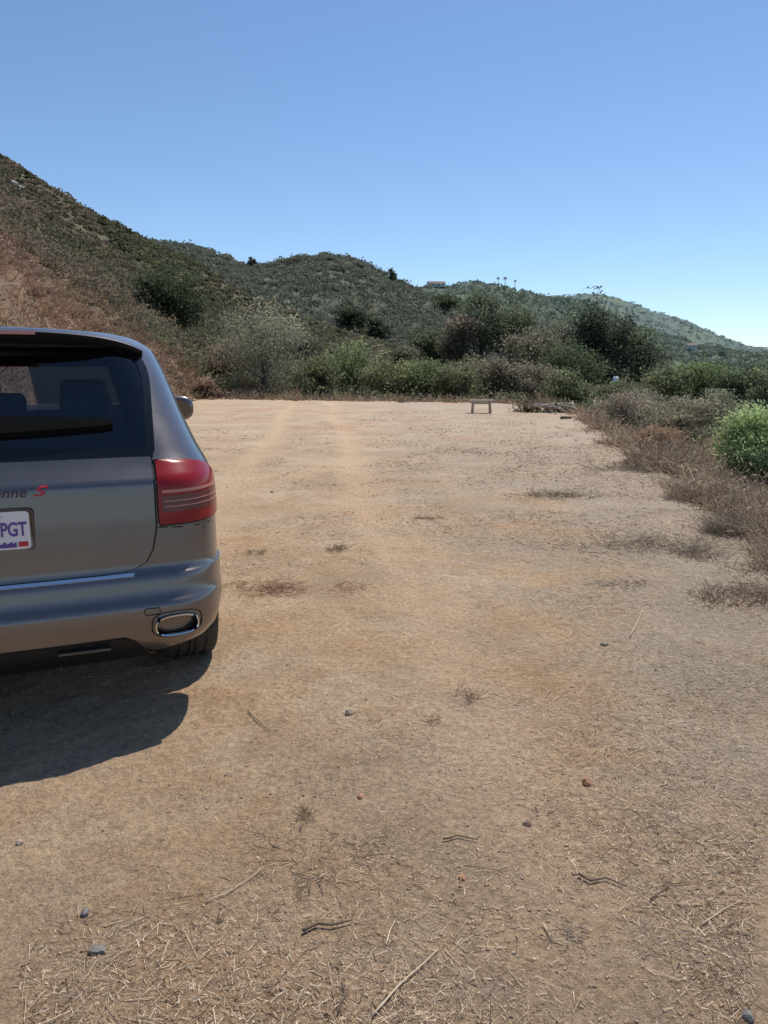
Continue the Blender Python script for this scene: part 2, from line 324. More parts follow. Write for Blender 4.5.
def weeds(name, px0, px1, n, inner, outer, hgt, tints, label, w=.008, jag=0.0, right=False, bare=False, lo=-.35, hi=.3):
    px = rng.uniform(px0, px1, n); az_ = np.arctan((px-384)/(F*.99)); re = np.interp(az_, AZ, RR[:, 1]); rb = np.interp(az_, AZ, RR[:, 2])
    off = inner+(outer-inner)*rng.random(n)**1.2
    r = re+off*(np.interp(px, [560, 640, 768], [4.5, 3.0, 1.9]) if right else 1)
    x = r*np.sin(az_); y = r*np.cos(az_)
    dn = fbm(x/1.1, y/1.1, 3)+fbm(x*2.2, y*2.2, 2)*.8
    jg = jag*np.clip(fbm(x/.8+3, y/.8, 3)+.25, 0, 1)*2
    k = (dn > rng.uniform(lo, hi, n)) & ((off-inner) > jg)
    if bare: k &= ~((px < 70) & (r < rb+1) & (rng.random(n) < .4))
    az_, r, x, y, off = az_[k], r[k], x[k], y[k], off[k]
    n = len(r); z = terr(az_, r)
    D = unit(np.stack([rng.normal(0, .75, n), rng.normal(0, .75, n), rng.uniform(.1, .9, n)], -1))
    hs_ = np.clip((off-inner)/(outer-inner)*3, .25, 1)
    P = np.stack([x, y, z-.02], -1); Ln = rng.uniform(hgt*.3, hgt, n)*np.clip(1+2.2*fbm(x/.9, y/.9), .2, 2)*hs_
    wv = w*np.clip(r/10, .7, 4)
    Q = blades(P, D, Ln, wv); ti = np.array(tints)[rng.integers(0, len(tints), n)]*rng.uniform(.7, 1.25, (n, 1))*(1+.8*fbm(x/1.3+7, y/1.3))[:, None]
    P2 = P+D*(Ln*rng.uniform(.4, .9, n))[:, None]; D2 = unit(D+rng.normal(0, .8, (n, 3)))
    Q2 = blades(P2, D2, Ln*.45, wv*.8)
    o = qmesh(name, np.concatenate([Q, Q2]), np.concatenate([ti, ti*1.1]), DRY); tag(o, label, 'dry weeds', kind='stuff')
weeds('dry_weeds', 570, 830, 66000, -1.4, 3.0, .5, [(.42, .30, .20), (.31, .22, .15), (.54, .42, .30), (.21, .155, .105), (.44, .36, .27), (.14, .11, .08)], 'dry brown weeds along the right edge of the lot', jag=2.5, right=True, lo=-.25, hi=.35)
weeds('edge_weeds', 175, 600, 14000, -1.8, 5, .5, [(.34, .245, .165), (.40, .31, .22), (.26, .18, .12), (.19, .17, .105)], 'low dry weeds along the far edge of the lot', w=.012, jag=1.6)
weeds('bank_weeds', -60, 290, 34000, -.5, 14, .7, [(.34, .22, .15), (.26, .165, .11), (.40, .285, .20)], 'dry reddish weeds standing on the left bank', w=.01, bare=True)

# ------------------------------------------------------------ ground litter (stuff)
def litter(name, n, r0, r1, l, w, tints, label, cat, right=0, flat=.12, thr=.45, grow=3.5, lo=-.3, pw=1.5):
    px = rng.uniform(-40, 810, n); az_ = np.arctan((px-384)/F); r = r0+(r1-r0)*rng.random(n)**pw
    x = r*np.sin(az_); y = r*np.cos(az_)
    dn = fbm(x/1.4, y/1.4, 3)+fbm(x*1.7+9, y*1.7, 2)*.9+right*np.clip(x*.25-.1, -.35, .3)
    for off in (.62, -1.05): dn = dn-.28*np.exp(-((x-(off-.09*y+.10*np.sin(y*.45)))/.25)**2)
    k = (dn > rng.uniform(lo, thr, n)) & (r < np.interp(az_, AZ, RR[:, 1])+.5); x, y, r, az_ = x[k], y[k], r[k], az_[k]; n = len(r)
    z = terr(az_, r); t = rng.uniform(0, 2*PI, n)
    D = unit(np.stack([np.cos(t), np.sin(t), rng.uniform(-.02, flat*2, n)], -1)); P = np.stack([x, y, z+rng.uniform(.001, .006, n)], -1)
    Ln = rng.uniform(l[0], l[1], n)*rng.uniform(.4, 1, n); s = np.clip(r/4, 1, grow)
    Q = blades(P, D, Ln*np.sqrt(s), w*s*rng.uniform(.6, 1.4, n)); ti = np.array(tints)[rng.integers(0, len(tints), n)]*rng.uniform(.75, 1.2, (n, 1))
    tag(qmesh(name, Q, ti, DRY), label, cat, kind='stuff')
litter('straw_litter', 260000, 1.3, 16, (.010, .042), .0018, [(.72, .58, .42), (.62, .48, .33), (.80, .68, .52), (.40, .29, .20)], 'scattered pale straw and chaff lying over the dirt', 'straw', right=1, flat=.06, lo=-.25, thr=.5)
litter('long_straw_litter', 13000, 1.3, 14, (.05, .14), .0018, [(.74, .60, .43), (.60, .47, .33), (.28, .20, .13)], 'scattered longer straw stems lying over the dirt', 'straw', right=.6, flat=.06, lo=-.25, thr=.5)
litter('twig_litter', 60000, 1.3, 28, (.01, .055), .0027, [(.20, .14, .09), (.15, .10, .07), (.27, .19, .12)], 'scattered short dark twigs and chips on the dirt', 'twigs', right=.5, flat=.25, lo=-.15, thr=.55)
def pebbles(name, n, r0, r1, s0, s1, tints, label):
    px = rng.uniform(-40, 810, n); az_ = np.arctan((px-384)/F); r = r0+(r1-r0)*rng.random(n)**1.4
    x = r*np.sin(az_); y = r*np.cos(az_)
    k = (r < np.interp(az_, AZ, RR[:, 1])) & (fbm(x*.8, y*.8, 3) > rng.uniform(-.25, .4, n)); az_, r = az_[k], r[k]; n = len(r)
    x = r*np.sin(az_); y = r*np.cos(az_); z = terr(az_, r); s = (s0+(s1-s0)*rng.random(n)**5)*np.clip(r/6, 1, 1.6)
    t = rng.uniform(0, 2*PI, n); base = np.stack([x, y, z], -1)
    cs = []
    for k in range(4):
        a = t+k*PI/2+rng.uniform(-.4, .4, n); rr = s*rng.uniform(.7, 1.2, n); cs.append(base+np.stack([np.cos(a)*rr, np.sin(a)*rr, -s*.2], -1))
    ts = []
    for k in range(4):
        ts.append(base+(cs[k]-base)*.6+np.stack([0*s, 0*s, s*rng.uniform(.3, .7, n)], -1))
    Q = [np.stack(ts, 1)]+[np.stack([cs[k], cs[(k+1) % 4], ts[(k+1) % 4], ts[k]], 1) for k in range(4)]
    ti = np.array(tints)[rng.integers(0, len(tints), n)]*rng.uniform(.8, 1.15, (n, 1))
    tag(qmesh(name, np.concatenate(Q), np.concatenate([ti]*5), DRY), label, 'pebbles', kind='stuff')
pebbles('pebbles', 60000, 1.3, 12, .0015, .010, [(.54, .38, .24), (.46, .31, .19), (.62, .48, .34), (.36, .27, .20)], 'tiny clods and pebbles strewn over the dirt')

# ------------------------------------------------------------ loose stones and sticks and weed tufts (things)
def stone(px, py, size, m, label, name='stone'):
    p = gp(px, py); bm = bmesh.new(); bmesh.ops.create_icosphere(bm, subdivisions=2, radius=1)
    sx, sy, sz = rng.uniform(.8, 1.2), rng.uniform(.7, 1), rng.uniform(.5, .75); ph = rng.uniform(0, 9)
    for v in bm.verts:
        k = 1+.22*math.sin(v.co.x*3+ph)+.15*math.sin(v.co.y*5+ph*2)*math.cos(v.co.z*4)
        v.co = Vector((v.co.x*sx*k, v.co.y*sy*k, v.co.z*sz*k+.3))*size
    m_ = bpy.data.meshes.new(name); bm.to_mesh(m_); bm.free(); o = link(name, m_, m); o.location = (p[0], p[1], tz(p[0], p[1])); tag(o, label, 'stone')
stone(587, 787, .021, ROCKR, 'small reddish stone on the dirt right of centre')
stone(98, 954, .019, ROCKG, 'grey stone near the bottom left corner of the dirt')
stone(85, 914, .015, ROCKG, 'dark stone just above the grey stone at bottom left')
stone(350, 713, .02, ROCK, 'brown stone on the dirt near the middle of the lot')
stone(360, 798, .014, ROCKR, 'little rust coloured pebble below the brown stone')
stone(605, 643, .02, ROCK, 'tan stone on the straw covered right side')
stone(747, 1018, .014, ROCKG, 'grey pebble at the very bottom right corner')
stone(20, 843, .014, ROCK, 'brown pebble at the left edge below the car shadow')
stone(527, 825, .014, STICK, 'dark clod in the centre right foreground')
stone(462, 880, .012, ROCKR, 'small red brown clod below the curved twig')
stone(272, 492, .03, ROCK, 'tan clod far back beyond the tail light')
def stick(pts, r, m, label, name='stick'):
    P = [gp(*p) for p in pts]; o0 = P[0].copy(); o0[2] = tz(o0[0], o0[1])
    W = []
    for i in range(len(P)-1):
        for k in range(3): W.append(P[i]+(P[i+1]-P[i])*k/3)
    W.append(P[-1]); W = [np.array([p[0], p[1], tz(p[0], p[1])+r*1.5+.004])-o0 for p in W]
    v, f = tube(W, [r*(1-.6*i/len(W)) for i in range(len(W))], 6); o = pyd(name, v, f, m, smooth=True); o.location = o0; tag(o, label, 'stick')
stick([(303, 938), (318, 930), (332, 932), (352, 927)], .005, STICK, 'dark crooked stick lying at the bottom centre left')
stick([(578, 881), (590, 887), (606, 884), (626, 893)], .004, STICK, 'dark twig lying at lower right of the dirt')
stick([(372, 1022), (400, 990), (425, 968), (438, 955)], .003, STRAW, 'long pale straw stem near the bottom centre', 'straw_stem')
stick([(386, 950), (390, 936), (396, 924)], .0025, STRAW, 'short pale straw stem above the long stem', 'straw_stem')
stick([(443, 842), (458, 838), (478, 843)], .0032, STICK, 'small curved twig in the centre foreground')
stick([(543, 930), (552, 945), (570, 950)], .0025, STRAW, 'bent straw stem left of the lower right twig', 'straw_stem')
stick([(630, 636), (638, 622), (643, 612)], .0035, STRAW, 'straw stem on the greyer right side', 'straw_stem')
stick([(248, 713), (258, 722), (270, 732)], .003, STICK, 'thin stick just right of the car shadow')
stick([(650, 905), (668, 890), (690, 886)], .0025, STICK, 'thin dark stem at lower right beside the twig')
stick([(205, 905), (232, 893), (262, 872)], .0022, STRAW, 'thin straw stem at lower left foreground', 'straw_stem')
stick([(338, 1020), (345, 1000), (342, 985)], .0025, STICK, 'short curved dark stem at the bottom edge left of the long straw')
stick([(700, 930), (722, 915), (742, 905)], .0022, STRAW, 'pale straw stem in the lower right corner area', 'straw_stem')
def tuft(px, py, rad, n, h, tints, label, name='dead_weed', flat=1.0):
    p = gp(px, py); z0 = tz(p[0], p[1]); sc = max(1, np.linalg.norm(p)/4)
    m = max(4, n//45); sub = rng.normal(0, .40, (m, 2))*rad*np.array([1.0, .55]); wt = rng.uniform(.2, 1, m); wt /= wt.sum(); s_ = rng.choice(m, n, p=wt)
    ph = rng.uniform(0, 2*PI, n); rr = rad*.42*np.sqrt(rng.random(n))
    xy = sub[s_]+np.stack([np.cos(ph)*rr, np.sin(ph)*rr], -1)
    P = np.concatenate([xy, np.full((n, 1), .012)], 1); t = rng.uniform(0, 2*PI, n)
    D = unit(np.stack([np.cos(t), np.sin(t), rng.uniform(.02, flat, n)], -1))
    Ln = rng.uniform(.2, 1, n)**1.5*h; Q = blades(P, D, Ln, .0022*sc)
    P2 = P+D*(Ln*.6)[:, None]; D2 = unit(D+rng.normal(0, .7, (n, 3))); D2[:, 2] = np.abs(D2[:, 2]); Q2 = blades(P2, D2, Ln*.5, .0018*sc)
    ti = np.array(tints)[rng.integers(0, len(tints), 2*n)]*rng.uniform(.7, 1.2, (2*n, 1))
    o = qmesh(name, np.concatenate([Q, Q2]), ti, DRY); o.location = (p[0], p[1], z0); tag(o, label, 'weed')
DK = [(.20, .145, .095), (.27, .20, .13), (.15, .115, .075)]; RDK = [(.29, .15, .10), (.22, .12, .085), (.36, .22, .15)]; GY = [(.30, .25, .195), (.40, .34, .26), (.22, .18, .14)]
tuft(468, 697, .08, 70, .10, DK, 'small dark dead weed in the middle of the dirt', flat=1.5)
tuft(275, 592, .36, 460, .13, RDK, 'flat mat of reddish dead stems beside the car', 'dead_stem_mat', .15)
tuft(338, 551, .15, 120, .10, DK, 'small dark weed clump beyond the reddish mat', flat=.8)
tuft(322, 868, .24, 130, .08, DK, 'loose clump of brown stems in the left foreground', flat=.25)
tuft(305, 818, .05, 60, .04, DK, 'little clump of dark leaves in the left foreground', flat=.8)
tuft(640, 545, .6, 420, .2, GY+DK, 'flattened grey brown weed pile on the right side', flat=.6)
tuft(725, 534, .24, 1100, .24, GY, 'round grey dead weed at the right edge of the lot', flat=1.6)
tuft(752, 590, .42, 360, .18, GY+DK, 'grey brown weed clump against the right edge of the photo', flat=.6)
tuft(555, 495, .55, 260, .2, DK, 'low brown weed clump in the right middle distance', flat=.4)
tuft(640, 470, .7, 420, .25, GY, 'brown dead weed lying by the weedy right edge', flat=.6)
tuft(255, 555, .06, 60, .07, DK, 'tiny dark weed just right of the tail light', flat=.8)
tuft(435, 722, .05, 50, .04, RDK, 'tiny reddish weed left of centre foreground', flat=.6)
tuft(560, 940, .07, 50, .05, GY, 'small pale stem clump at lower right', flat=.3)
tuft(430, 518, .15, 120, .1, RDK, 'faint reddish stems in the middle distance', flat=.3)
tuft(620, 585, .18, 110, .09, DK, 'thin scatter of brown stems right of centre', flat=.3)
tuft(690, 500, .4, 420, .28, RDK+GY, 'reddish grey weed clump spilling onto the dirt from the right edge', flat=.9)
tuft(700, 555, .3, 200, .2, GY, 'small pale weed clump left of the round grey dead weed', flat=.9)

# ------------------------------------------------------------ trees and shrubs (things)
def tree(px, pytop, r, wpx, hpx, tint, label, cat='tree', name='tree', nclu=30, nl=170, lf=.0036, asp=.6, shape='round', group=None, tw=.03):
    if r is None: r = findr(px, pytop+hpx)
    az_, te = azel(px, pytop); x, y = r*math.sin(az_), r*math.cos(az_); z0 = tz(x, y)
    ztop = CAMH+r*te; Hc = hpx/F*r; Ht = max(ztop-z0, Hc*.85); Hc = max(Hc*.97, Ht*.88) if Ht < 2*Hc else Hc; Wd = wpx/F*r/2
    root = empty(name, (x, y, z0)); tag(root, label, cat, group)
    parts = []; cc = []
    lean = rng.normal(0, .03, 2); zc = Ht-Hc/2; hh = Hc/2
    top = np.array([lean[0]*Ht, lean[1]*Ht, Ht-Hc*.2]); tr_ = tw*min(Ht, 2*Hc)
    parts.append(tube([(0, 0, -.3), tuple(top*.35), tuple(top*.7), tuple(top)], [tr_, tr_*.75, tr_*.4, tr_*.12], 7))
    for k in range(nclu):
        d = unit(rng.normal(size=3)); q = rng.random()**.45*.80; wz = 1
        if shape == 'tall': wz = .85+.2*(-d[2]*q)
        c = np.array([d[0]*q*Wd*wz, d[1]*q*Wd*wz, zc+d[2]*q*hh]); cc.append(c)
        if k < 10:
            s = top*rng.uniform(.2, .7); parts.append(tube([tuple(s), tuple((s+c)/2+np.array([0, 0, -.02*Ht])), tuple(c)], [tr_*.35, tr_*.22, tr_*.08], 5))
    v, f = join(parts); pyd('trunk', v, f, BARK, root, True)
    Q = []; T = []; leaf = max(.05, r*lf)
    for c in cc:
        sd = np.array([Wd*.24, Wd*.24, hh*.20])*rng.uniform(.6, 1.2); n = int(nl*rng.uniform(.7, 1.3))
        P = c+rng.normal(size=(n, 3))*sd*.85
        P[:, 2] = np.clip(P[:, 2], .03*Ht, Ht*1.02)
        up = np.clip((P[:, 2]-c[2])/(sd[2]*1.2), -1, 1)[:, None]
        Q.append(leaves(P, leaf*np.ones(n), asp)); br = rng.uniform(.75, 1.3)*(.8+.35*(c[2]-zc+hh)/(2*hh))  # crown light painted in: tint brightens with height, darkens under clusters
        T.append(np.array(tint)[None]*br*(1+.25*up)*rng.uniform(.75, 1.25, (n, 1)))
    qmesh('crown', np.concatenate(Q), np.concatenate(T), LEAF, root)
    return root
OAK = (.080, .092, .052); OLV = (.175, .19, .10); SAGE = (.31, .30, .215); EUC = (.15, .17, .105); GRN = (.18, .22, .095); LIME = (.38, .46, .22); GB = (.36, .30, .23)
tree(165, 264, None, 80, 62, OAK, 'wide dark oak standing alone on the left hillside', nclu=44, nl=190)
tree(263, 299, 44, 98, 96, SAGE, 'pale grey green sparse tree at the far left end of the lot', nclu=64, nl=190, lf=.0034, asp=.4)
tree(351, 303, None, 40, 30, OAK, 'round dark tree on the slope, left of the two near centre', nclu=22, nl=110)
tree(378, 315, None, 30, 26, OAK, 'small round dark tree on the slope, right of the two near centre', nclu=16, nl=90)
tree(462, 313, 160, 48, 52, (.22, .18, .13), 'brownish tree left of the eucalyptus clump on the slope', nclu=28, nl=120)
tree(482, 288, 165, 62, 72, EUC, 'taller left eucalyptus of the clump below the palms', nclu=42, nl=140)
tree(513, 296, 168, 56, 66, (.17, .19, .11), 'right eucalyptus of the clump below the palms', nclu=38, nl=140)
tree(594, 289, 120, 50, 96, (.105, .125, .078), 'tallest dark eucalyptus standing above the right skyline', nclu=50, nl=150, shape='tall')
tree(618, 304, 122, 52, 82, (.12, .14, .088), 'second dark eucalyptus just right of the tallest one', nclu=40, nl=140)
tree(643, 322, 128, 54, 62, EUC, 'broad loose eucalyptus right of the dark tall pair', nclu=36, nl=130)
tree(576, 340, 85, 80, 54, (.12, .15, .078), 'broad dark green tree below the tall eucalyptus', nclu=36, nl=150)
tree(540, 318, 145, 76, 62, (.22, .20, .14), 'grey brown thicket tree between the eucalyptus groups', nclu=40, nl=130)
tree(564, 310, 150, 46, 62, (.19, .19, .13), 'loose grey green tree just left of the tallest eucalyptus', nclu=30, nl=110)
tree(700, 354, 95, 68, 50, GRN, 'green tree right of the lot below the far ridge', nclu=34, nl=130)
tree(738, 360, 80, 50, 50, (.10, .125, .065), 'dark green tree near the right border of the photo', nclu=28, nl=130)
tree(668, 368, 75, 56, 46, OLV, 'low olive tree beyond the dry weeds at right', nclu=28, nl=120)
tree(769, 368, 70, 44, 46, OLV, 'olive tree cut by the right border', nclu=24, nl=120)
tree(428, 328, 165, 54, 46, (.14, .16, .09), 'dark olive tree on the slope left of the brownish tree', nclu=30, nl=110)
tree(400, 340, None, 48, 34, (.18, .165, .11), 'low olive brown tree on the slope below the centre', nclu=24, nl=110)
tree(300, 325, None, 52, 40, (.17, .155, .105), 'olive brown tree on the slope right of the pale sparse tree', nclu=26, nl=110)
for a in [
 (318, 350, 46, 60, 56, OLV, 'olive shrub at the far lot edge, just right of the pale sparse tree'),
 (354, 333, 50, 66, 70, (.20, .24, .11), 'tall green shrub beyond the far lot edge, below the two round dark trees'),
 (390, 352, 46, 64, 54, (.25, .26, .13), 'yellow green shrub at the centre of the far lot edge'),
 (427, 358, 46, 60, 48, (.16, .20, .085), 'leafy green shrub at the far lot edge, left of the bench'),
 (458, 360, 44, 54, 44, (.20, .20, .11), 'low olive shrub just behind and left of the bench'),
 (492, 354, 48, 62, 50, (.21, .18, .125), 'brown green shrub directly behind the bench'),
 (532, 356, 48, 64, 48, (.24, .21, .15), 'grey brown shrub behind the brush pile'),
 (222, 350, 48, 56, 48, (.27, .20, .14), 'brown shrub at the left end of the far edge'),
 (568, 368, 42, 56, 40, OLV, 'olive shrub right of the brush pile')]:
    tree(*a, cat='shrub', name='shrub', nclu=34, nl=170, lf=.0034)
tree(776, 403, 14, 90, 70, LIME, 'bright yellow green bush at the right border', cat='bush', name='bush', nclu=70, nl=460, lf=.0030)
tree(624, 388, 24, 74, 46, GB, 'bare grey brown shrub at the corner of the lot', cat='shrub', name='shrub', nclu=30, nl=260, asp=.22, lf=.0045)
tree(680, 394, 21, 80, 48, (.28, .25, .175), 'grey green twiggy shrub behind the right side weeds', cat='shrub', name='shrub', nclu=34, nl=260, asp=.3, lf=.0045)
tree(722, 390, 27, 60, 52, (.24, .24, .155), 'grey green shrub left of the bright yellow green bush', cat='shrub', name='shrub', nclu=28, nl=240, asp=.4)
tree(655, 430, 15.5, 66, 44, (.36, .25, .165), 'dry rusty brown shrub among the right side weeds', cat='shrub', name='shrub', nclu=26, nl=240, asp=.2, lf=.0045)
tree(205, 372, 40, 34, 30, (.32, .22, .155), 'dry brown bush on the bank behind the car mirror', cat='bush', name='bush', nclu=18, nl=140, asp=.4)
tree(252, 256, 545, 8, 12, (.13, .15, .11), 'single small tree on the skyline at left', nclu=10, nl=40)
tree(392, 268, 548, 9, 14, (.13, .15, .11), 'single small tree on the skyline right of the rounded hill', nclu=10, nl=40)
tree(446, 294, None, 36, 18, OAK, 'dark tree on the middle slope right of the rounded hill', nclu=16, nl=70)
def palm():
    root = empty('palm_tree', (0, 0, 0)); v, f = tube([(0, 0, -2), (.1, 0, 5), (0, 0, 10)], [.35, .28, .25], 7); pyd('trunk', v, f, BARK, root, True)
    Q = []; n = 26
    for k in range(n):
        t = 2*PI*k/n; e = rng.uniform(-.3, 1.0); p = np.array([0, 0, 10.]); d = np.array([math.cos(t)*math.cos(e), math.sin(t)*math.cos(e), math.sin(e)])
        for s in range(3):
            q = p+d*1.0; w = np.array([-math.sin(t), math.cos(t), 0])*(.35-.08*s); Q.append([p-w, p+w, q+w*.8, q-w*.8]); p = q; d = unit(d+np.array([0, 0, -.45]))
    Q = np.array(Q); qmesh('crown', Q, np.tile([[.08, .095, .06]], (len(Q), 1))*rng.uniform(.7, 1.3, (len(Q), 1)), LEAF, root); return root
P0 = palm()
for i, (px, s, lb) in enumerate([(498, 1.0, 'left palm of the three on the ridge'), (505, 1.15, 'middle palm of the three on the ridge'), (515, .9, 'right palm of the three on the ridge')]):
    az_, _ = azel(px, 285); r = 985; x, y = r*math.sin(az_), r*math.cos(az_)
    if i == 0: o = P0
    else:
        o = P0.copy(); COL.objects.link(o)
        for ch in P0.children:
            c = ch.copy(); COL.objects.link(c); c.parent = o
    o.location = (x, y, tz(x, y)+1.5); o.scale = (s*1.2,)*3; tag(o, 'distant '+lb, 'palm tree', 'palm trees on the ridge')
def house(px, r, w, d, h, rz, label, up=0):
    az_, te = azel(px, 370); x, y = r*math.sin(az_), r*math.cos(az_); z = tz(x, y)-.3
    root = empty('house', (x, y, z), rz); tag(root, label, 'house'); h = h+up
    v, f = box((0, 0, h/2), (w, d, h)); pyd('wall', v, f, WHITE, root)
    o = .8; V = [(-w/2-o, -d/2-o, h), (w/2+o, -d/2-o, h), (w/2+o, d/2+o, h), (-w/2-o, d/2+o, h), (-w/2, 0, h+2.4), (w/2, 0, h+2.4)]
    V = [(a, b, c+.02) for a, b, c in V]
    pyd('roof', V, [(0, 1, 5, 4), (2, 3, 4, 5), (0, 4, 3), (1, 2, 5), (0, 3, 2, 1)], ROOFM, root)
    for k in range(4):
        v, f = box((-w/2+w*(k+.5)/4, -d/2-.03, h*.6), (w*.12, .1, h*.3)); pyd('window', v, f, DARKWIN, root)
house(435, 975, 22, 9, 3.5, .1, 'pale house on the ridge left of the palms', 2)
house(690, 960, 11, 6, 3.5, -.3, 'small white house among trees on the right slope', 2)
# white tank
p = azel(616, 376); r = 62; x, y = r*math.sin(p[0]), r*math.cos(p[0]); zt = CAMH+r*p[1]
tk = empty('water_tank', (x, y, tz(x, y))); hh = max(.8, zt-tz(x, y)); tag(tk, 'small white water tank among trees beyond the lot', 'tank')
v, f = tube([(0, 0, 0), (0, 0, hh*.86), (0, 0, hh*.96), (0, 0, hh)], [.28, .28, .22, .1], 20); pyd('tank_shell', v, f, WHITE, tk, False)
v, f = tube([(0, 0, hh), (0, 0, hh+.06)], [.1, .1], 12); pyd('lid', v, f, WOODD, tk)
tree(616, 378, 50, 50, 40, OLV, 'olive shrub in front of the white tank', cat='shrub', name='shrub', nclu=34, nl=190)
for px, py, s, lb in [(15, 193, .5, 'larger pale boulder high on the left hillside'), (22, 195, .38, 'smaller pale boulder beside the larger one on the left hillside')]:
    az_, te = azel(px, py); r = 150; x, y = r*math.sin(az_), r*math.cos(az_)
    bm = bmesh.new(); bmesh.ops.create_icosphere(bm, subdivisions=2, radius=1)
    for vv in bm.verts: vv.co = Vector((vv.co.x*1.3, vv.co.y, vv.co.z*.9))*s*(1+.2*math.sin(vv.co.x*4+px))
    m_ = bpy.data.meshes.new('boulder'); bm.to_mesh(m_); bm.free(); o = link('boulder', m_, PALE); o.location = (x, y, tz(x, y)+.9); tag(o, lb, 'boulder')

# bench
bp = gp(481, 413); rb_ = np.linalg.norm(bp)
bn = empty('bench', (bp[0], bp[1], tz(bp[0], bp[1])), .12); tag(bn, 'low rough wooden plank bench alone at the far edge of the lot', 'bench')
v, f = join([box((0, -.10, .43), (.88, .17, .055)), box((0, .09, .432), (.86, .17, .055))]); pyd('seat', v, f, WOOD, bn)
for s in (-1, 1):
    v, f = join([box((s*.31, -.02, .20), (.04, .24, .41), Matrix.Rotation(-s*.07, 3, 'Y'))]); pyd('leg', v, f, WOOD, bn)
v, f = box((0, -.01, .34), (.58, .03, .05)); pyd('stretcher', v, f, WOOD, bn)
# brush pile of cut branches
pp = gp(545, 412); bl = empty('brush_pile', (pp[0], pp[1], tz(pp[0], pp[1]))); tag(bl, 'heap of cut branches and dark leaves right of the bench', 'brush pile')
parts = []
for k in range(22):
    c = np.array([rng.uniform(-1.0, 1.0), rng.uniform(-.5, .4), rng.uniform(.05, .28)]); t = rng.uniform(0, PI); l = rng.uniform(.15, .45)
    d = np.array([math.cos(t), math.sin(t), rng.uniform(-.15, .5)])*l; parts.append(tube([tuple(c-d), tuple(c+rng.normal(0, .04, 3)), tuple(c+d)], [.055, .045, .015], 6))
v, f = join(parts); pyd('branches', v, f, WOOD, bl, True)
P = np.concatenate([rng.normal(size=(600, 3))*np.array([.30, .25, .17])+np.array([-.5, .1, .1]), rng.normal(size=(450, 3))*np.array([.25, .25, .12])+np.array([.5, 0, .08])]); P[:, 2] = np.abs(P[:, 2])
qmesh('leaves', leaves(P, .12*np.ones(1050), .5), np.array([[.18, .15, .095]])*rng.uniform(.3, 1.7, (1050, 1)), LEAF, bl)
def log(px, py, l, r0, rz, label):
    p = gp(px, py); v, f = tube([(-l/2, 0, r0), (0, .02, r0*1.1), (l/2, 0, r0)], [r0, r0*.9, r0*.8], 8); o = pyd('log', v, f, WOODD, None, True)
    o.location = (p[0], p[1], tz(p[0], p[1])); o.rotation_euler = (0, 0, rz); tag(o, label, 'log')
log(566, 419, .36, .045, .3, 'short dark log in front of the brush pile')

# ------------------------------------------------------------ the car
TH = math.radians(21)
car = empty('parked_car', (-1.520, 2.745, 0), TH); tag(car, 'grey metallic SUV parked on the dirt at left, seen from behind', 'car')
ZT = np.array([.27, .30, .36, .42, .48, .53, .545, .57, .61, .64, .655, .675, .72, .80, .90, 1.00, 1.035, 1.06, 1.10, 1.14, 1.20, 1.30, 1.40, 1.50, 1.58, 1.62, 1.65, 1.672, 1.686, 1.695])
WT = np.array([.78, .85, .90, .92, .927, .930, .930, .930, .931, .932, .933, .933, .933, .934, .934, .930, .926, .920, .905, .884, .859, .822, .791, .758, .723, .688, .633, .55, .42, .26])
RT = np.array([.16, .07, .015, .0, .0, .005, .020, .032, .038, .044, .062, .070, .074, .080, .090, .100, .104, .128, .165, .195, .235, .305, .375, .445, .50, .53, .575, .64, .75, .95])
FT = np.array([4.45, 4.6, 4.7, 4.74, 4.77, 4.78, 4.78, 4.79, 4.79, 4.79, 4.785, 4.78, 4.76, 4.70, 4.55, 4.25, 4.05, 3.92, 3.72, 3.50, 3.36, 3.17, 2.97, 2.74, 2.50, 2.36, 2.22, 2.05, 1.85, 1.60])
NE = 2.7
def prm(z):
    W, R, Fy = np.interp(z, ZT, WT), np.interp(z, ZT, RT), np.interp(z, ZT, FT)
    a = min(.30, .5*W); L = Fy-R; b = min(.50, .3*L); fa = min(.42, .5*W); fb = min(.6, .3*L)
    bow = .05; xs = W-a; y1 = R+bow*(xs/W)**2; y2 = y1+b; fx = W-fa; y4 = Fy-.14*(fx/W)**2; y3 = y4-fb
    return W, R, Fy, a, b, fa, fb, bow, xs, y1, y2, y3, y4, fx
def SP(t, z):
    W, R, Fy, a, b, fa, fb, bow, xs, y1, y2, y3, y4, fx = prm(z)
    s = 1 if t >= 0 else -1; t = abs(t)
    if t <= 1: x = t*xs; y = R+bow*(x/W)**2
    elif t <= 2: th = (t-1)*PI/2; x = xs+a*max(0, math.sin(th))**(2/NE); y = y1+b*(1-max(0, math.cos(th))**(2/NE))
    elif t <= 3: x = W; y = y2+(y3-y2)*(t-2)
    elif t <= 4: th = (t-3)*PI/2; x = fx+fa*max(0, math.cos(th))**(2/NE); y = y3+fb*max(0, math.sin(th))**(2/NE)
    else: x = fx*(5-t); y = Fy-.14*(x/W)**2
    return Vector((s*x, y, z))
def SN(t, z):
    e = .01; tu = (SP(t+e, z)-SP(t-e, z)); zu = (SP(t, z+.012)-SP(t, z-.012)); n = tu.cross(zu)
    if n.length < 1e-9: return Vector((0, -1, 0))
    n.normalize()
    return n
def tx(x, z):
    W, R, Fy, a, b, fa, fb, bow, xs, y1, y2, y3, y4, fx = prm(z); s = 1 if x >= 0 else -1; x = abs(x)
    if x <= xs: return s*x/xs
    return s*(1+math.asin(min(1, ((x-xs)/a))**(NE/2))/(PI/2))
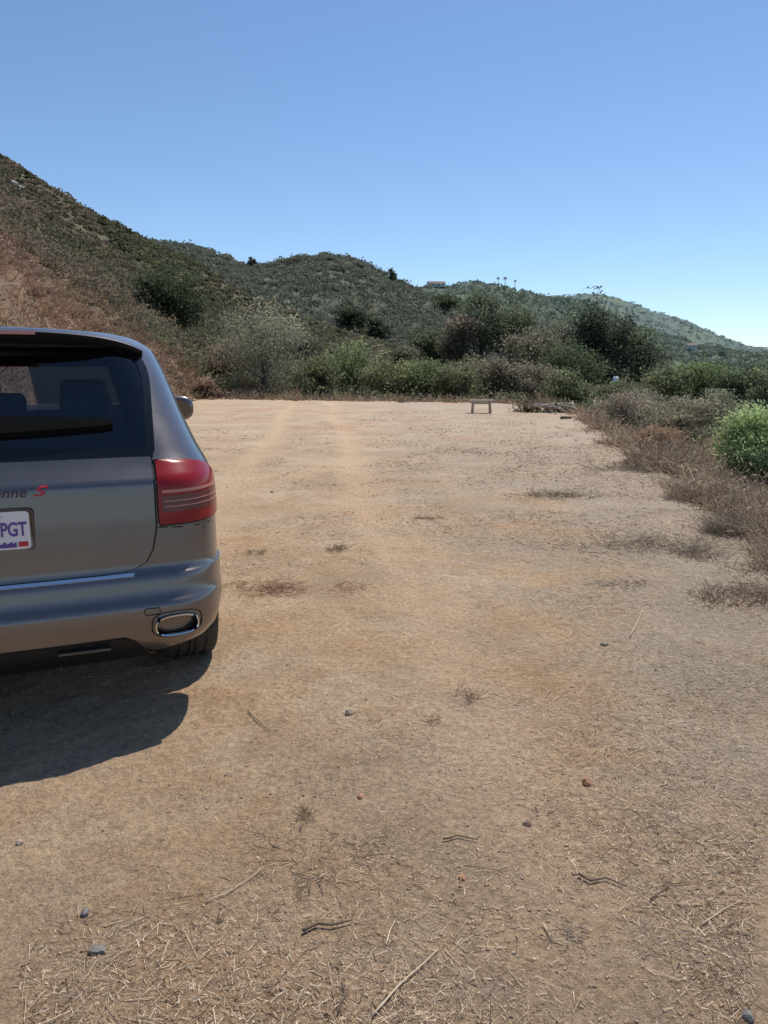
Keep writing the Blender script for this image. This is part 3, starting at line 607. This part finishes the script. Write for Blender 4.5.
def ty(y, z, s=1):
    W, R, Fy, a, b, fa, fb, bow, xs, y1, y2, y3, y4, fx = prm(z)
    if y < y2: return s*(1+math.acos(min(1, max(0, 1-(y-y1)/b))**(NE/2))/(PI/2))
    if y <= y3: return s*(2+(y-y2)/(y3-y2))
    return s*(3+math.asin(min(1, (y-y3)/fb)**(NE/2))/(PI/2))
def patch(name, rows, m, off=.004, thick=.012, n=24, parent=car, smooth=True):
    V = []; Fc = []; M = len(rows)
    for z, t0, t1 in rows:
        for k in range(n+1):
            t = t0+(t1-t0)*k/n; V.append(SP(t, z)+SN(t, z)*off)
    w = n+1
    for i in range(M-1):
        for k in range(n): Fc.append((i*w+k, i*w+k+1, (i+1)*w+k+1, (i+1)*w+k))
    ring = [k for k in range(w)]+[i*w+n for i in range(1, M)]+[(M-1)*w+k for k in range(n-1, -1, -1)]+[i*w for i in range(M-2, 0, -1)]
    base = len(V)
    for idx in ring:
        i, k = divmod(idx, w); z, t0, t1 = rows[i]; t = t0+(t1-t0)*k/n; V.append(SP(t, z)+SN(t, z)*(off-thick))
    for q in range(len(ring)):
        q2 = (q+1) % len(ring); Fc.append((ring[q], base+q, base+q2, ring[q2]))
    me = bpy.data.meshes.new(name); me.from_pydata(V, [], Fc); me.update()
    o = link(name, me, m, parent, smooth)
    if smooth: me.set_sharp_from_angle(angle=math.radians(38))
    return o
# body
zl = sorted(set(list(np.round(np.arange(.27, 1.62, .02), 4))+[.53, .545, .64, .655, .675, 1.035, 1.06]+[1.635, 1.65, 1.661, 1.672, 1.679, 1.686, 1.691, 1.695]))
tv = list(np.linspace(0, 1, 9)[:-1])+list(1+np.linspace(0, 1, 17)[:-1])+list(2+np.linspace(0, 1, 41)[:-1])+list(3+np.linspace(0, 1, 11)[:-1])+list(4+np.linspace(0, 1, 7))
full = tv+[-t for t in tv[-2:0:-1]]
BV = []; BF = []; n = len(full)
for z in zl: BV += [SP(t, z) for t in full]
for i in range(len(zl)-1):
    for k in range(n): BF.append((i*n+k, i*n+(k+1) % n, (i+1)*n+(k+1) % n, (i+1)*n+k))
BF.append(tuple(range(n-1, -1, -1))); BV.append(Vector((0, 1.28, 1.70)))
for k in range(n): BF.append(((len(zl)-1)*n+k, (len(zl)-1)*n+(k+1) % n, len(BV)-1))
body = pyd('body', BV, BF, PAINT, None); body.data.materials.append(BLACK)
def cutter(V, Fc):
    c = pyd('cut', V, Fc, PAINT); c.data.materials.append(BLACK)
    for p in c.data.polygons: p.material_index = 1
    return c
def cyl(x0, x1, y, z, r, seg=48):
    return tube([(x0, y, z), (x1, y, z)], [r, r], seg)
YR, YF = .86, 3.715
cuts = []
for s in (-1, 1):
    for y in (YR, YF): cuts.append(cutter(*cyl(s*.60, s*1.2, y, .385, .45 if y == YR else .42)))
def prismz(prof, y0, y1):
    n = len(prof); V = [Vector((x, y0, z)) for x, z in prof]+[Vector((x, y1, z)) for x, z in prof]
    return V, [tuple(range(n)), tuple(range(2*n-1, n-1, -1))]+[(k, (k+1) % n, n+(k+1) % n, n+k) for k in range(n)]
def prismx(prof, x0, x1):
    n = len(prof); V = [Vector((x0, y, z)) for y, z in prof]+[Vector((x1, y, z)) for y, z in prof]
    return V, [tuple(range(n)), tuple(range(2*n-1, n-1, -1))]+[(k, (k+1) % n, n+(k+1) % n, n+k) for k in range(n)]
GX = [(1.15, .635), (1.30, .64), (1.45, .645), (1.52, .635), (1.57, .59), (1.60, .53)]
prof = [(x-.012, z+.012 if i == 0 else z-.006) for i, (z, x) in enumerate(GX)]; prof = prof+[(-x, z) for x, z in prof[::-1]]
cuts.append(cutter(*prismz(prof, -.3, .75)))
prof = [(.64, .78), (.65, 1.40), (.53, 1.585), (-.53, 1.585), (-.65, 1.40), (-.64, .78)]; cuts.append(cutter(*prismz(prof, .47, 2.35)))
prof = [(.60, 1.23), (.52, 1.52), (-.52, 1.52), (-.60, 1.23)]; cuts.append(cutter(*prismz(prof, 2.2, 3.7)))
SW = ((.80, 1.05, 1.28, 1.28), (1.33, 1.33, 2.08, 2.08), (2.13, 2.13, 3.02, 2.50))
for s in (-1, 1):
    for (a0, a1, b0, b1) in SW[:2]:
        cuts.append(cutter(*prismx([(a0+.05, 1.19), (b0-.02, 1.19), (b1-.02, 1.51), (a1+.03, 1.51)], s*.5, s*1.1)))
for c in cuts:
    md = body.modifiers.new('b', 'BOOLEAN'); md.operation = 'DIFFERENCE'; md.solver = 'EXACT'; md.object = c
dg = bpy.context.evaluated_depsgraph_get(); nm = bpy.data.meshes.new_from_object(body.evaluated_get(dg)); body.modifiers.clear(); body.data = nm
for c in cuts: bpy.data.objects.remove(c)
nm.polygons.foreach_set('use_smooth', [True]*len(nm.polygons)); nm.set_sharp_from_angle(angle=math.radians(32)); body.parent = car
# tailgate + seam
TG = [(.662, .41), (.668, .49), (.68, .545), (.70, .58), (.75, .61), (.84, .630), (1.0, .633), (1.135, .633)]
def tgx(z): return float(np.interp(z, [a for a, b in TG], [b for a, b in TG]))
zz = [.662, .668, .68, .70, .72]+list(np.arange(.75, 1.0, .03))+[1.0, 1.02, 1.035, 1.05, 1.06, 1.08, 1.10, 1.12, 1.135]
patch('tailgate_seam', [(.652, -tx(.44, .652), tx(.44, .652))]+[(z, -tx(tgx(z)+.008, z), tx(tgx(z)+.008, z)) for z in zz]+[(1.143, -tx(.641, 1.143), tx(.641, 1.143))], BLACK, .0015, .004, 40)
tg = patch('tailgate', [(z, -tx(tgx(z), z), tx(tgx(z), z)) for z in zz], PAINT, .006, .008, 48)
gz = [1.147, 1.16]+list(np.arange(1.2, 1.56, .03))+[1.57, 1.585, 1.60]
def gx(z): return float(np.interp(z, [a for a, b in GX], [b for a, b in GX]))
def strip(name, pts, w, m, off, thick, parent=car):
    V = []; Fc = []
    for i, (x, z) in enumerate(pts):
        a = Vector(pts[max(0, i-1)]); b = Vector(pts[min(len(pts)-1, i+1)]); d = (b-a).normalized(); nn = Vector((-d.y, d.x))
        for s, o in ((-1, off-thick), (-1, off), (1, off), (1, off-thick)):
            xx = x+nn.x*s*w/2; z2 = z+nn.y*s*w/2; t = tx(xx, z2); V.append(SP(t, z2)+SN(t, z2)*o)
    for i in range(len(pts)-1):
        for k in range(3): Fc.append((i*4+k, i*4+k+1, i*4+5+k, i*4+4+k))
    Fc += [(0, 1, 2, 3), tuple(len(V)-4+k for k in (3, 2, 1, 0))]
    return pyd(name, V, Fc, m, parent, False)
gl = patch('rear_window', [(z, -tx(gx(z)+.004, z), tx(gx(z)+.004, z)) for z in gz], GLASS, .004, .004, 40)
ol = [(-gx(z), z) for z in gz[::-1]]+[(x, 1.15) for x in np.linspace(-.61, .61, 24)]+[(gx(z), z) for z in gz]
strip('window_frame', ol, .035, BLACKG, .007, .009, gl)
# spoiler
V = []; Fc = []; sx = np.linspace(-1, 1, 33); prof = [(.80, 1.690), (.55, 1.684), (.43, 1.673), (.405, 1.660), (.415, 1.645), (.47, 1.625), (.60, 1.60), (.80, 1.60)]
for s in sx:
    x = s*.645; dy = .13*abs(s)**2.5; dz = -.030*s*s-.045*abs(s)**6
    for y, z in prof: V.append((x, y+dy, z+dz))
m_ = len(prof)
for i in range(len(sx)-1):
    for k in range(m_): Fc.append((i*m_+k, i*m_+(k+1) % m_, (i+1)*m_+(k+1) % m_, (i+1)*m_+k))
Fc += [tuple(range(m_)), tuple((len(sx)-1)*m_+k for k in range(m_))[::-1]]
sp = pyd('roof_spoiler', V, Fc, PAINT, car, True); sp.data.set_sharp_from_angle(angle=math.radians(40)); sp.data.materials.append(BLACK)
for p in sp.data.polygons:
    if p.normal.z < -.3: p.material_index = 1
v, f = join([box((0, .4035, 1.652), (.42, .012, .014))]); pyd('brake_light', v, f, CLEARL, sp)
# interior
for x in (-.38, .0, .38):
    v, f = join([box((x, 1.05, 1.30), (.25 if x else .2, .12, .17)), box((x, 1.02, 1.0), (.40, .16, .42))]); o = pyd('rear_seat', v, f, SEAT, car)
    md = o.modifiers.new('bv', 'BEVEL'); md.width = .035; md.segments = 3
for x in (-.36, .36):
    v, f = join([box((x, 1.95, 1.34), (.27, .12, .2)), box((x, 1.95, 1.0), (.46, .16, .50))]); o = pyd('front_seat', v, f, SEAT, car)
    md = o.modifiers.new('bv', 'BEVEL'); md.width = .035; md.segments = 3
v, f = box((0, .74, .98), (1.2, .5, .03)); pyd('parcel_shelf', v, f, MATT, car)
# wiper
def wed(pts, name, m, off0, off1, parent):
    V = []; Fc = []
    for x, z, w in pts:
        for s, o in ((-1, off0), (-1, off1), (1, off1), (1, off0)):
            t = tx(x, z+s*w/2); V.append(SP(t, z+s*w/2)+SN(t, z+s*w/2)*o)
    for i in range(len(pts)-1):
        for k in range(4): Fc.append((i*4+k, i*4+(k+1) % 4, i*4+4+(k+1) % 4, i*4+4+k))
    Fc += [(0, 1, 2, 3), tuple(len(V)-4+k for k in (3, 2, 1, 0))]
    return pyd(name, V, Fc, m, parent)
wp = wed([(-.14, 1.255, .05), (-.10, 1.26, .065), (.07, 1.262, .065), (.27, 1.262, .048), (.44, 1.262, .030), (.49, 1.262, .016)], 'wiper', MATT, .006, .035, car)
wed([(-.02, 1.222, .008), (.2, 1.232, .008), (.47, 1.250, .008)], 'blade', MATT, .004, .022, wp)
# taillights
for s in (-1, 1):
    TLz = [.852, .862]+list(np.arange(.88, 1.05, .02))+[1.06, 1.08, 1.095, 1.108, 1.116]
    TLy = lambda z: float(np.interp(z, [.852, .87, .95, 1.04, 1.08, 1.10, 1.116], [.36, .39, .42, .39, .34, .28, .20]))
    TLx = lambda z: float(np.interp(z, [.852, .86, 1.108, 1.116], [.654, .647, .649, .662]))
    patch('tail_light_gasket', [(z, s*tx(TLx(min(1.116, max(.852, z)))-.006, z), ty(TLy(z)+.010, z, s)) for z in [.845]+TLz+[1.122]], BLACK, .002, .006, 24)
    tl = patch('tail_light', [(z, s*tx(TLx(z), z), ty(TLy(z), z, s)) for z in TLz], REDL, .009, .012, 26)
    patch('reverse_lens', [(z, s*tx(.665, z), ty(.33, z, s)) for z in (.985, .991, .997)], CLEARL, .011, .004, 22, tl)
    patch('indicator_lens', [(z, s*tx(.662, z), ty(.37, z, s)) for z in (.905, .935, .972)], SMOKEL, .011, .004, 22, tl)
    patch('marker_lens', [(z, s*tx(.672, z), ty(.33, z, s)) for z in (.925, .929)], CLEARL, .0125, .003, 22, tl)
    patch('marker_lens', [(z, s*tx(.672, z), ty(.33, z, s)) for z in (.948, .952)], CLEARL, .0125, .003, 22, tl)
# bumper
bz = [.34, .37, .40, .44, .48, .51, .53, .537, .545, .56, .58, .60, .62, .635, .643]
bp_ = patch('bumper', [(z, ty(.405 if z < .5 else .44, z, -1), ty(.405 if z < .5 else .44, z, 1)) for z in bz], PAINT, .008, .012, 100)
strip('chrome_strip', [(x, .6475) for x in np.linspace(-.53, .53, 30)], .011, CHROME, .016, .014)
dfx = lambda z: tx(float(np.interp(z, [.275, .33, .38, .405], [.60, .56, .52, .48])), z)
patch('diffuser', [(z, -dfx(z), dfx(z)) for z in (.275, .30, .33, .36, .38, .395, .405)], BLACK, .014, .01, 40)
for x in (-.32, .32):
    v, f = box((x, -.010, .372), (.2, .02, .010)); pyd('diffuser_fin', v, f, DIM, car)
def oval(a, b, nn=3.0, seg=40): 
    return [(a*math.copysign(abs(math.cos(t))**(2/nn), math.cos(t)), b*math.copysign(abs(math.sin(t))**(2/nn), math.sin(t))) for t in [2*PI*k/seg for k in range(seg)]]
for s in (-1, 1):
    cx, cz_ = s*.69, .437; sy = SP(tx(cx, cz_), cz_).y
    V = []; Fc = []; seg = 40
    for (a, b, o) in ((.107, .058, .004), (.105, .056, .010), (.101, .053, .010), (.098, .050, -.01)):
        for (u, w) in oval(a, b): t = tx(cx+u, cz_+w); V.append(SP(t, cz_+w)+SN(t, cz_+w)*o)
    for i in range(3):
        for k in range(seg): Fc.append((i*seg+k, i*seg+(k+1) % seg, (i+1)*seg+(k+1) % seg, (i+1)*seg+k))
    Fc.append(tuple(3*seg+k for k in range(seg)))
    pyd('exhaust_trim', V, Fc, BLACK, car, False)
    V = []; Fc = []; 
    for (a, b, dy) in ((.091, .044, .10), (.094, .047, -.022), (.091, .044, -.032), (.086, .039, -.030), (.083, .036, -.020), (.080, .034, .09)):
        for (u, w) in oval(a, b, 2.6): V.append((cx+u, sy+dy+.14*(abs(cx+u)-.69), cz_+w))
    for i in range(5):
        for k in range(seg): Fc.append((i*seg+k, i*seg+(k+1) % seg, (i+1)*seg+(k+1) % seg, (i+1)*seg+k))
    Fc.append(tuple(5*seg+k for k in range(seg)))
    ex = pyd('exhaust_tip', V, Fc, CHROME, car, True); ex.data.materials.append(MATT)
    for p in ex.data.polygons:
        if all(abs(ex.data.vertices[i].co.x-cx) <= .0835 and abs(ex.data.vertices[i].co.z-cz_) <= .0365 for i in p.vertices): p.material_index = 1
    ex.data.set_sharp_from_angle(angle=math.radians(40))
    cc = [(s*.565, .515), (s*.62, .515), (s*.625, .497), (s*.62, .488), (s*.565, .488), (s*.56, .5), (s*.565, .515)]
    strip('tow_cap', cc, .004, BLACK, .0105, .004)
    strip('bumper_seam', [(s*.642, .842), (s*.73, .836), (s*.81, .833), (s*.87, .831)], .005, BLACK, .0025, .004)
# plate
pz, py_ = .877, SP(0, .877).y-.006
V = []; Fc = []; seg = 48
for (a, b, y) in ((.170, .088, py_+.004), (.167, .086, py_-.007), (.161, .081, py_-.007), (.158, .079, py_-.002)):
    for (u, w) in oval(a, b, 12, seg): V.append((u, y, pz+w))
for i in range(3):
    for k in range(seg): Fc.append((i*seg+k, i*seg+(k+1) % seg, (i+1)*seg+(k+1) % seg, (i+1)*seg+k))
Fc.append(tuple(3*seg+k for k in range(seg)))
pyd('plate_holder', V, Fc, PAINTD, car, False)
V = []; Fc = []
for (a, b, y) in ((.152, .076, py_-.003), (.152, .076, py_-.008), (.149, .073, py_-.009)):
    for (u, w) in oval(a, b, 16, seg): V.append((u, y, pz+w))
for i in range(2):
    for k in range(seg): Fc.append((i*seg+k, i*seg+(k+1) % seg, (i+1)*seg+(k+1) % seg, (i+1)*seg+k))
Fc.append(tuple(2*seg+k for k in range(seg)))
pl = pyd('license_plate', V, Fc, PLATEW, car, False)
def text(s, name, x, y, z, size, m, parent, align='CENTER', shear=0, ext=.0012, sxx=1.0, bold=0, conform=None):
    cu = bpy.data.curves.new(name, 'FONT'); cu.body = s; cu.size = size; cu.align_x = align; cu.align_y = 'CENTER'; cu.extrude = ext; cu.shear = shear; cu.offset = bold
    o = bpy.data.objects.new(name, cu); COL.objects.link(o); d = bpy.context.evaluated_depsgraph_get(); me = bpy.data.meshes.new_from_object(o.evaluated_get(d)); bpy.data.objects.remove(o)
    me.materials.clear(); o = link(name, me, m, parent)
    if conform is None: o.rotation_euler = (PI/2, 0, 0); o.location = (x, y, z); o.scale = (sxx, 1, 1)
    else:
        for v in me.vertices:
            X = x+v.co.x*sxx; Zz = z+v.co.y; t = tx(X, Zz); v.co = SP(t, Zz)+SN(t, Zz)*(conform+v.co.z)
    return o
text('PGT', 'plate_letters', .141, py_-.0105, pz+.002, .078, PLATEB, pl, 'RIGHT', sxx=.66, bold=.0016)
text('California', 'state_name', 0, py_-.0105, pz+.058, .026, REDP, pl, shear=.3)
v, f = box((.124, py_-.0102, pz-.056), (.034, .0016, .020)); pyd('registration_sticker', v, f, REDP, pl)
hv = [(-.10, -.068)]
for k in range(41): hv.append((-.10+.20*k/40, -.055+.014*abs(math.sin(k*1.9))*abs(math.cos(k*.7))))
hv.append((.10, -.068)); V = [(x, py_-.0098, pz+z) for x, z in hv]+[(x, py_-.0108, pz+z) for x, z in hv]; q = len(hv)
pyd('plate_strip', V, [tuple(range(q)), tuple(range(2*q-1, q-1, -1))]+[(k, (k+1) % q, q+(k+1) % q, q+k) for k in range(q)], PLATEB, pl)
for x in (-.11, .11):
    v, f = tube([(x, py_-.008, pz+.062), (x, py_-.0115, pz+.062)], [.005, .004], 10); pyd('screw', v, f, CHROME, pl)
text('Cayenne', 'model_letters', .148, 0, 1.020, .052, MAROON, tg, 'RIGHT', shear=.25, sxx=1.18, bold=.0005, conform=.0075)
text('S', 'model_letters', .190, 0, 1.020, .050, REDP, tg, shear=.35, sxx=1.9, bold=.0008, conform=.0085)
# side windows, windscreen, handles, headlights
for s in (-1, 1):
    for (y0a, y0b, y1a, y1b) in SW:
        patch('side_window', [(z, ty(np.interp(z, [1.16, 1.54], [y0a, y0b]), z, s), ty(np.interp(z, [1.16, 1.54], [y1a, y1b]), z, s)) for z in np.linspace(1.16, 1.54, 10)], GLASS2 if y0a < 2 else DARKWIN, .003, .005, 12)
    patch('sill_trim', [(z, ty(1.35, z, s), ty(3.25, z, s)) for z in (.29, .33, .38)], BLACK, .012, .014, 12)
    for y in (1.42, 2.35):
        p = SP(ty(y, .98, s), .98); v, f = tube([(p.x, y-.11, .98), (p.x+s*.03, y-.08, .98), (p.x+s*.03, y+.08, .98), (p.x, y+.11, .98)], [.012]*4, 8); pyd('door_handle', v, f, PAINT, car, True)
    for y in (1.305, 2.105, 3.13):
        patch('door_seam', [(z, ty(y-.003, z, s), ty(y+.003, z, s)) for z in np.linspace(.42 if y > 1.32 else .84, 1.15, 9)], BLACK, .0015, .003, 2)
    patch('headlight', [(z, s*3.45, s*4.35) for z in np.linspace(.72, .86, 6)], CHROME, .004, .006, 12)
    patch('windscreen', [(z, s*3.45, s*5) for z in np.linspace(1.17, 1.56, 12)], GLASS2, .003, .003, 20)
    patch('grille', [(z, s*4.3, s*5) for z in np.linspace(.36, .62, 6)], BLACK, .004, .006, 12)
# mirrors
for s in (-1, 1):
    bm = bmesh.new(); bmesh.ops.create_uvsphere(bm, u_segments=28, v_segments=16, radius=1)
    for v in bm.verts:
        x, y, z = v.co; y2 = y if y > 0 else y*.35
        sg = lambda a: math.copysign(abs(a)**.7, a)
        v.co = Vector((sg(x)*.135, y2*.11, sg(z)*.096))
    me = bpy.data.meshes.new('mirror'); bm.to_mesh(me); bm.free(); mo = link('mirror', me, PAINT, car, True); mo.location = (s*1.015, 3.0, 1.20)
    V = []; Fc = []
    for (u, w) in oval(.108, .072, 3, 32): V.append((u, -.0415, w))
    for (u, w) in oval(.101, .065, 3, 32): V.append((u, -.0445, w))
    Fc = [(k, (k+1) % 32, 32+(k+1) % 32, 32+k) for k in range(32)]+[tuple(32+k for k in range(32))]
    pyd('mirror_glass', V, Fc, MIRR, mo)
    v, f = tube([(0, .02, -.05), (-s*.12, .03, -.09), (-s*.17, .04, -.10)], [.025, .03, .035], 8); pyd('mirror_arm', v, f, PAINT, mo, True)
# wheels
def lathe_x(prof, seg=72, tread=None):
    V = []; Fc = []; n = len(prof)
    for i in range(seg):
        t = 2*PI*i/seg
        for j, (x, r) in enumerate(prof):
            rr = r-(.008 if (tread and j in tread and i % 3 == 0) else 0); V.append((x, rr*math.sin(t), rr*math.cos(t)))
    for i in range(seg):
        i2 = (i+1) % seg
        for j in range(n): Fc.append((i*n+j, i*n+(j+1) % n, i2*n+(j+1) % n, i2*n+j))
    return V, Fc
Rr = .376
tp = [(-.10, .25), (-.128, .26), (-.140, .31), (-.134, .35), (-.122, .366), (-.105, Rr-.002), (-.075, Rr), (-.070, Rr-.009), (-.062, Rr-.009), (-.057, Rr), (-.025, Rr), (-.020, Rr-.009), (-.008, Rr-.009), (-.004, Rr)]
tp = tp+[(-x, r) for x, r in tp[::-1]]
for s in (-1, 1):
    for y in (YR, YF):
        v, f = tube([(-.05, 0, 0), (.125, 0, 0)], [.07, .06], 20); w = pyd('wheel', v, f, ALLOY, car, True); w.location = (s*.80, y, Rr-.012)
        if s < 0: w.rotation_euler = (0, 0, PI)
        v, f = lathe_x(tp, 90, set(range(4, 7)) | set(range(9, 11)) | set(range(17, 19)) | set(range(21, 24))); pyd('tyre', v, f, RUBBER, w, False)
        parts = [lathe_x([(-.11, .255), (.115, .255), (.125, .262), (.120, .24), (.10, .235), (-.10, .235)], 60)]
        for k in range(5):
            t = 2*PI*k/5
            for dt in (-.09, .09):
                parts.append(tube([(.10, .05*math.sin(t), .05*math.cos(t)), (.112, .15*math.sin(t+dt), .15*math.cos(t+dt)), (.10, .245*math.sin(t+dt*1.3), .245*math.cos(t+dt*1.3))], [.022, .018, .018], 6))
        v, f = join(parts); pyd('rim', v, f, ALLOY, w, True)

# ------------------------------------------------------------ light, world, camera
SE = math.radians(60.0); SA = math.radians(29)
sun = bpy.data.lights.new('sun', 'SUN'); sun.energy = 4.6; sun.angle = math.radians(.53); sun.color = (1, .95, .86)
so = bpy.data.objects.new('sun', sun); COL.objects.link(so)
d = Vector((math.sin(SA)*math.cos(SE), math.cos(SA)*math.cos(SE), math.sin(SE))); so.rotation_euler = d.to_track_quat('Z', 'Y').to_euler(); so.location = (0, 0, 30)
w = bpy.data.worlds.new('World'); SC.world = w; w.use_nodes = True; N = w.node_tree.nodes; L = w.node_tree.links
sk = N.new('ShaderNodeTexSky'); sk.sky_type = 'NISHITA'; sk.sun_disc = False; sk.sun_elevation = SE; sk.sun_rotation = SA; sk.air_density = 1.0; sk.dust_density = .2; sk.ozone_density = 2.6; sk.altitude = 900
gm_ = N.new('ShaderNodeMix'); gm_.data_type = 'RGBA'; gm_.blend_type = 'MULTIPLY'; gm_.inputs[0].default_value = 1; gm_.inputs[7].default_value = (.93, 1.01, 1.08, 1); L.new(sk.outputs[0], gm_.inputs[6])
L.new(gm_.outputs[2], N['Background'].inputs[0]); N['Background'].inputs[1].default_value = .122
cam = bpy.data.cameras.new('camera'); co = bpy.data.objects.new('camera', cam); COL.objects.link(co); co.location = (0, 0, CAMH); co.rotation_euler = (PI/2-PITCH, 0, 0)
cam.sensor_fit = 'VERTICAL'; cam.sensor_height = 36; cam.lens = 26; cam.clip_start = .05; cam.clip_end = 20000
SC.camera = co
SC.view_settings.view_transform = 'Standard'; SC.view_settings.look = 'None'; SC.view_settings.exposure = 0; SC.view_settings.gamma = 1
